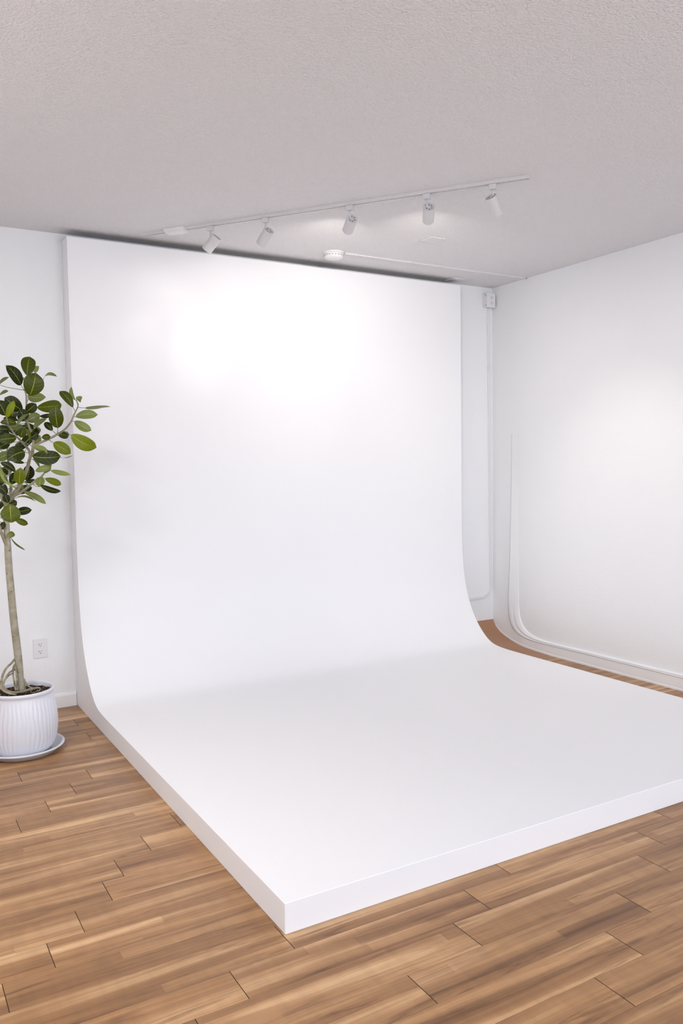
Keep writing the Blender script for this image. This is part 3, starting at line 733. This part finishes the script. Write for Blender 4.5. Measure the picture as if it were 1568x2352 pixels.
for lx, ly in FILL_POS:  # housing for the added fill, out of view
    cl = thing('added_fill_panel', 'square white fill panel added on the ceiling, unseen at the left of the room', 'ceiling light', (lx, ly, H))
    bm = bmesh.new(); box(bm, -.28, .28, -.28, .28, -0.045, 0)
    link('frame', bm, M_metal, cl, bevel=0.004)
    bm = bmesh.new(); box(bm, -.255, .255, -.255, .255, -0.050, -0.0452)
    link('diffuser', bm, M_fill, cl)

# ------------------------------------------------------------------ track with five spotlights
A = Vector((1.2826, 4.2043, 0)); B = Vector((2.4647, 2.6269, 0))
td = (B - A).normalized(); tn = Vector((-td.y, td.x, 0)); TL = (B - A).length
MT = Matrix(((td.x, tn.x, 0, A.x), (td.y, tn.y, 0, A.y), (0, 0, 1, H), (0, 0, 0, 1)))
tr = thing('lighting_track', 'long white track rail mounted diagonally on the ceiling, carrying five spotlights', 'light track')
tr.matrix_world = MT
bm = bmesh.new()
W = 0.0155
extrude_profile(bm, [(-W, 0), (-W, -.013), (-.006, -.013), (-.006, -.007), (.006, -.007), (.006, -.013), (W, -.013), (W, 0)], 0, 0, TL)
link('rail', bm, M_metal, tr)
bm = bmesh.new(); box(bm, 0.003, TL - 0.003, -0.0059, 0.0059, -0.0078, -0.0072)
link('rail_slot', bm, M_grey, tr)
for a in (-0.004, TL):
    bm = bmesh.new(); box(bm, a, a + 0.004, -W - .0006, W + .0006, -.0136, 0)
    link('end_cap', bm, M_metal, tr)
fs = (Vector((1.405, 4.045, 0)) - A).dot(td)
bm = bmesh.new()
L0, L1, fw = fs - 0.062, fs + 0.062, 0.030
V = [bm.verts.new(p) for p in ((L0, -fw, 0), (L1, -fw, 0), (L1, fw, 0), (L0, fw, 0), (L0 + .012, -fw + .006, -.024), (L1 - .012, -fw + .006, -.024), (L1 - .012, fw - .006, -.024), (L0 + .012, fw - .006, -.024))]
for f in ((0, 1, 2, 3), (7, 6, 5, 4), (4, 5, 1, 0), (5, 6, 2, 1), (6, 7, 3, 2), (7, 4, 0, 3)): bm.faces.new([V[i] for i in f])
bmesh.ops.recalc_face_normals(bm, faces=bm.faces)
link('power_feed', bm, M_plastic, tr, bevel=0.002)

heads = [  # point on the rail, upper centre of the can, stem end height, aim
 ((1.5252, 3.8806), (1.5500, 3.8627, 2.3962), 2.3886, (1.25, 4.278, 1.90), 'white track spotlight nearest the power feed, tilted steeply left with its lit rim showing'),
 ((1.7114, 3.6321), (1.7232, 3.6214, 2.3905), 2.3960, (1.606, 4.278, 1.90), 'white track spotlight second along from the power feed, leaning left toward the backdrop'),
 ((1.9750, 3.2804), (1.9812, 3.2728, 2.3885), 2.3960, (2.269, 4.278, 1.98), 'white track spotlight in the middle of the five on the rail'),
 ((2.1963, 2.9851), (2.2024, 2.9778, 2.3925), 2.4000, (3.049, 4.278, 1.63), 'white track spotlight second from the free right end of the rail, hanging almost upright'),
 ((2.3735, 2.7487), (2.3624, 2.7516, 2.3959), 2.4045, (3.792, 3.231, 0.80), 'white track spotlight at the free right end of the rail, tilted toward the right wall')]
for i, (tp, uc, sz, aim, lab) in enumerate(heads):
    s = (Vector((tp[0], tp[1], 0)) - A).dot(td); q = A + td * s
    t = thing('track_spotlight', lab, 'spotlight', (q.x, q.y, H - 0.013), 'spotlights on the ceiling track')
    R = Matrix(((td.x, tn.x, 0, 0), (td.y, tn.y, 0, 0), (0, 0, 1, 0), (0, 0, 0, 1)))
    bm = bmesh.new(); box(bm, -.016, .016, -.0125, .0125, -.023, -0.0003); bm.transform(R)
    link('adapter', bm, M_metal, t, bevel=0.0015)
    uc = Vector(uc); d = (Vector(aim) - uc).normalized(); org = t.location
    # keep the can centred below the rail
    can = uc - org
    pv = can + d * 0.022
    side = (Vector((0, 0, pv.z)) - Vector((pv.x, pv.y, pv.z)))
    bm = bmesh.new(); sb = sz - org.z
    tube(bm, [(0, 0, -.022, .0048), (0, 0, (sb - .022) / 2, .0048), (0, 0, sb - .006, .0048)], 14, 1)
    link('stem', bm, M_metal, t, smooth=True)
    att = can + d * 0.020
    bm = bmesh.new()
    tube(bm, [(0, 0, sb, .0066), (att.x * .4, att.y * .4, (sb + att.z) / 2 if att.z < sb else sb, .0066), tuple(att) + (.006,)], 14, 2)
    link('joint', bm, M_metal, t, smooth=True)
    u, v = ring_frame(d)
    F = Matrix(((u.x, v.x, d.x, can.x), (u.y, v.y, d.y, can.y), (u.z, v.z, d.z, can.z), (0, 0, 0, 1)))
    bm = bmesh.new(); rr = 0.0262; ln = 0.086
    lathe(bm, [(0.020, 0.0018), (rr - .004, 0.0018), (rr - .003, 0), (rr - 0.001, 0), (rr, 0.0015), (rr, 0.006), (rr - .0006, 0.0068), (rr - .0006, 0.008), (rr, 0.0088), (rr, ln - .001), (rr - .001, ln), (rr - .0022, ln), (rr - .003, ln - .002), (rr - .004, ln - .018)], 40)
    bm.transform(F)
    hs = link('lamp_housing', bm, M_metal, t, smooth=False, bevel=0)
    for p in hs.data.polygons: p.use_smooth = True
    mo = hs.modifiers.new('es', 'EDGE_SPLIT'); mo.split_angle = math.radians(35)
    # cooling slots on the back cap
    bm = bmesh.new()
    for k in range(6):
        a0 = 2 * math.pi * (k + 0.15) / 6; a1 = 2 * math.pi * (k + 0.75) / 6
        vs = [bm.verts.new((r * math.cos(a), r * math.sin(a), 0.0012)) for r, a in ((.009, a0), (.017, a0), (.017, (a0 + a1) / 2), (.017, a1), (.009, a1))]
        bm.faces.new(vs)
    bm.transform(F); link('cooling_slots', bm, M_grey, hs)
    bm = bmesh.new()
    vs = [bm.verts.new(((rr - .0036) * math.cos(2 * math.pi * k / 32), (rr - .0036) * math.sin(2 * math.pi * k / 32), ln - .016)) for k in range(32)]
    bm.faces.new(vs); bm.transform(F); link('lens', bm, M_lens, hs, )
    l = bpy.data.lights.new('spot_beam', 'SPOT'); l.energy = SPOT[i]; l.color = SPOT_COL
    l.spot_size = math.radians(35 if i < 4 else 58); l.spot_blend = 1.0; l.shadow_soft_size = 0.02
    lo = bpy.data.objects.new('spot_beam', l); COL.objects.link(lo)
    lo.location = org + can + d * (ln + 0.004)
    l2 = bpy.data.lights.new('spot_spill', 'SPOT'); l2.energy = SPILL[i]; l2.color = SPOT_COL
    l2.spot_size = math.radians(112); l2.spot_blend = 1.0; l2.shadow_soft_size = 0.02
    lo2 = bpy.data.objects.new('spot_spill', l2); COL.objects.link(lo2)
    lo2.location = lo.location; lo2.rotation_euler = d.to_track_quat('-Z', 'Y').to_euler()
    lo.rotation_euler = d.to_track_quat('-Z', 'Y').to_euler()

# ------------------------------------------------------------------ potted tree
PX, PYc = 0.5535, 3.800
bm = bmesh.new()
def saucer_prof():
    return [(0.06, 0.0), (0.138, 0.0), (0.143, 0.002), (0.160, 0.020), (0.168, 0.023), (0.174, 0.027), (0.1745, 0.031), (0.172, 0.0335), (0.168, 0.033), (0.163, 0.030), (0.152, 0.018), (0.138, 0.010), (0.130, 0.008), (0.05, 0.008)]
lathe(bm, saucer_prof(), 96, center=(PX, PYc), close=True)
sa = link('plant_saucer', bm, M_saucer, smooth=True)
tag(sa, 'round white glazed saucer on the wood floor under the ribbed plant pot', 'saucer')

tree = thing('potted_rubber_tree', 'leafy green rubber tree with a bare trunk in a ribbed white pot at the left', 'potted tree', (PX, PYc, 0.0082))
dz = -0.0082
bm = bmesh.new()
def flute(r, z, a):
    w = max(0.0, min(1.0, (z - 0.020) / 0.03)) * max(0.0, min(1.0, (0.246 - z) / 0.012))
    wob = 0.10 * math.sin(z * 26 + 3 * a) + 0.07 * math.sin(z * 60 + 7 * a + 1)
    ph = a * 46 + wob * 8
    rid = abs(math.sin(ph / 2)) ** 0.6
    return r + w * (rid - 0.75) * 0.0032
prof = [(0.05, 0.0085), (0.108, 0.0085), (0.116, 0.012), (0.126, 0.024), (0.134, 0.040), (0.141, 0.062), (0.1455, 0.085), (0.148, 0.110), (0.1485, 0.135), (0.1475, 0.160),
        (0.1450, 0.185), (0.1415, 0.208), (0.138, 0.226), (0.1355, 0.236), (0.1340, 0.243), (0.1325, 0.250), (0.1315, 0.258), (0.1320, 0.264), (0.1345, 0.268), (0.1372, 0.272), (0.1382, 0.277), (0.1375, 0.281), (0.1350, 0.284), (0.1315, 0.2845), (0.1285, 0.282), (0.1268, 0.276), (0.1262, 0.262), (0.1262, 0.245), (0.1262, 0.20)]
pp = []
for a, b in zip(prof, prof[1:]):
    pp.append(a)
    if b[1] - a[1] > 0.009: pp += [((a[0] * (3 - j) + b[0] * j) / 3, (a[1] * (3 - j) + b[1] * j) / 3) for j in (1, 2)]
pp.append(prof[-1])
lathe(bm, [(r, z + dz) for r, z in pp], 352, fn=lambda r, z, a: flute(r, z - dz, a) if r > 0.1269 else r)
link('pot', bm, M_glaze, tree, smooth=True)

SZ = 0.262
bm = bmesh.new(); n = 40; R0 = 0.1265; rings = []
for i in range(15):
    r = R0 * i / 14; ring = []
    for k in range(n if i else 1):
        a = 2 * math.pi * k / n
        ring.append(bm.verts.new((r * math.cos(a), r * math.sin(a), SZ + dz + random.uniform(-.003, .003) + (0.004 if i < 9 else 0))))
    rings.append(ring)
for k in range(n): bm.faces.new((rings[0][0], rings[1][k], rings[1][(k + 1) % n]))
for a, b in zip(rings[1:], rings[2:]):
    for k in range(n): bm.faces.new((a[k], b[k], b[(k + 1) % n], a[(k + 1) % n]))
so = link('soil', bm, M_soil, tree)
bm = bmesh.new()
for i in range(150):
    r = R0 * .95 * math.sqrt(random.random()); a = random.uniform(0, 6.28)
    mm = Matrix.Translation((r * math.cos(a), r * math.sin(a), SZ + dz + 0.0035)) @ Matrix.Rotation(random.uniform(0, 3), 4, 'X')
    bmesh.ops.create_icosphere(bm, subdivisions=1, radius=random.uniform(.0008, .0020), matrix=mm)
pe = link('perlite', bm, M_perlite, so); pe['kind'] = 'stuff'

def loc(p): return (p[0] - PX, p[1] - PYc, p[2] + dz, p[3])
bm = bmesh.new(); tube(bm, [loc(p) for p in TRUNK], 20, 6, 0.012)
tk = link('trunk', bm, M_bark, tree, smooth=True)
for z, a in ((0.36, 4.3), (0.43, 5.4), (0.52, 4.0), (0.60, 5.8), (0.72, 4.6), (0.80, 3.9), (0.90, 5.0)):
    # leaf scars on the side of the trunk
    for p0, p1 in zip(TRUNK, TRUNK[1:]):
        if p0[2] <= z <= p1[2]:
            f = (z - p0[2]) / (p1[2] - p0[2]); x = p0[0] + (p1[0] - p0[0]) * f; r = p0[3] + (p1[3] - p0[3]) * f
            mm = Matrix.Translation((x - PX + math.cos(a) * r * .93, math.sin(a) * r * .93, z + dz)) @ Matrix.Diagonal((1, 1, .7, 1))
            bm = bmesh.new(); bmesh.ops.create_icosphere(bm, subdivisions=2, radius=.0028, matrix=mm)
            link('bark_scar', bm, M_knot, tk, smooth=True)
for br in BRANCHES:
    bm = bmesh.new(); tube(bm, [loc(p) for p in br], 12, 5, 0.02)
    link('branch', bm, M_branch, tree, smooth=True)
for br in ROOTS:
    bm = bmesh.new(); q = [loc(p) for p in br]
    tube(bm, q, 10, 6, 0.05)
    link('aerial_root', bm, M_root, tree, smooth=True)

bm = bmesh.new(); uvl = bm.loops.layers.uv.new('leaf'); tl = bm.loops.layers.color.new('tone')
bs = bmesh.new()
# attach each petiole to the closest point of a branch
nodes = []
for br in BRANCHES + [TRUNK[7:]]:
    for p in catmull(br, 5): nodes.append(Vector(p[:3]))
view = Vector((0.0, 0.0, 1.25))
for (bx, by, bz, tx, ty, tz, w, under, arch, fold, tilt, tone) in LEAVES:
    Bp, Tp = Vector((bx, by, bz)), Vector((tx, ty, tz))
    ax = (Tp - Bp); Ln = ax.length; ax.normalize()
    if min((p - Bp).length for p in nodes) > 0.15 and LEAVES.index([bx, by, bz, tx, ty, tz, w, under, arch, fold, tilt, tone]) >= 76: continue
    tv = (view - (Bp + Tp) / 2).normalized()
    nrm = (tv - ax * tv.dot(ax)).normalized()
    nrm = Matrix.Rotation(math.radians(tilt), 3, ax) @ nrm
    sd_ = ax.cross(nrm).normalized()
    hw = w / 2 
    NV, NU = 16, 6; grid = []
    pa, pb = random.uniform(.60, .78), random.uniform(.52, .66); pt = pa / (pa + pb); pk = pt ** pa * (1 - pt) ** pb
    side_bend = random.uniform(-.07, .07); fold += random.uniform(-.05, .25); arch += random.uniform(-.04, .12)
    wav = random.uniform(-.04, .04); tw = math.radians(random.uniform(-30, 30))
    for i in range(NV + 1):
        t = i / NV
        h = hw * (max(t, 1e-4) ** pa * (1 - t) ** pb) / pk
        if t > 0.86: h *= 1 - (t - 0.86) * 3.2
        c = Bp + ax * Ln * t + (nrm if not under else -nrm) * (arch * Ln * (4 * t * (1 - t)) * 0.8 - (0.10 * Ln * max(0, t - .6) ** 2 * 4)) + sd_ * (side_bend * Ln * 4 * t * (1 - t))
        rt = Matrix.Rotation(tw * (t - .4), 3, ax); s2 = rt @ sd_; n2 = rt @ nrm
        row = []
        for j in range(-NU // 2, NU // 2 + 1):
            u = j / (NU / 2)
            lift = (fold * abs(u) ** 1.3 * 0.8 - 0.18 * abs(u) ** 3) * h + wav * h * math.sin(t * 11 + (2 if j > 0 else 0)) * abs(u)
            row.append(bm.verts.new(c + s2 * u * h + (n2 if not under else -n2) * lift))
        grid.append(row)
    for i in range(NV):
        for j in range(NU):
            q = [(i, j), (i, j + 1), (i + 1, j + 1), (i + 1, j)]
            f = bm.faces.new([grid[a][b] for a, b in (q if not under else q[::-1])])
            f.smooth = True
            for l, (a, b) in zip(f.loops, (q if not under else q[::-1])):
                l[uvl].uv = (b / NU, a / NV); l[tl] = (tone, tone, tone, 1)
    # petiole
    best = min(nodes, key=lambda p: (p - (Bp - ax * 0.03)).length)
    dd = (best - Bp).length
    midp = (best + Bp) / 2 + (Bp - ax * 0.02 - best) * 0.15
    tube(bs, [tuple(best) + (.0016,), tuple(midp) + (.0014,), tuple(Bp + ax * 0.004) + (.0012,)], 6, 3)
for m_ in (bm, bs):
    bmesh.ops.translate(m_, vec=(-PX, -PYc, dz), verts=m_.verts)
# top of the leaf is the front of the face
fo = link('foliage', bm, M_leaf, tree)
fo.data.polygons.foreach_set('use_smooth', [True] * len(fo.data.polygons))
M_pet = mat('petiole', srgb(124, 128, 86), 0.5)
ls = link('leaf_stalks', bs, M_pet, fo, smooth=True); ls['kind'] = 'stuff'
fo['kind'] = 'stuff'
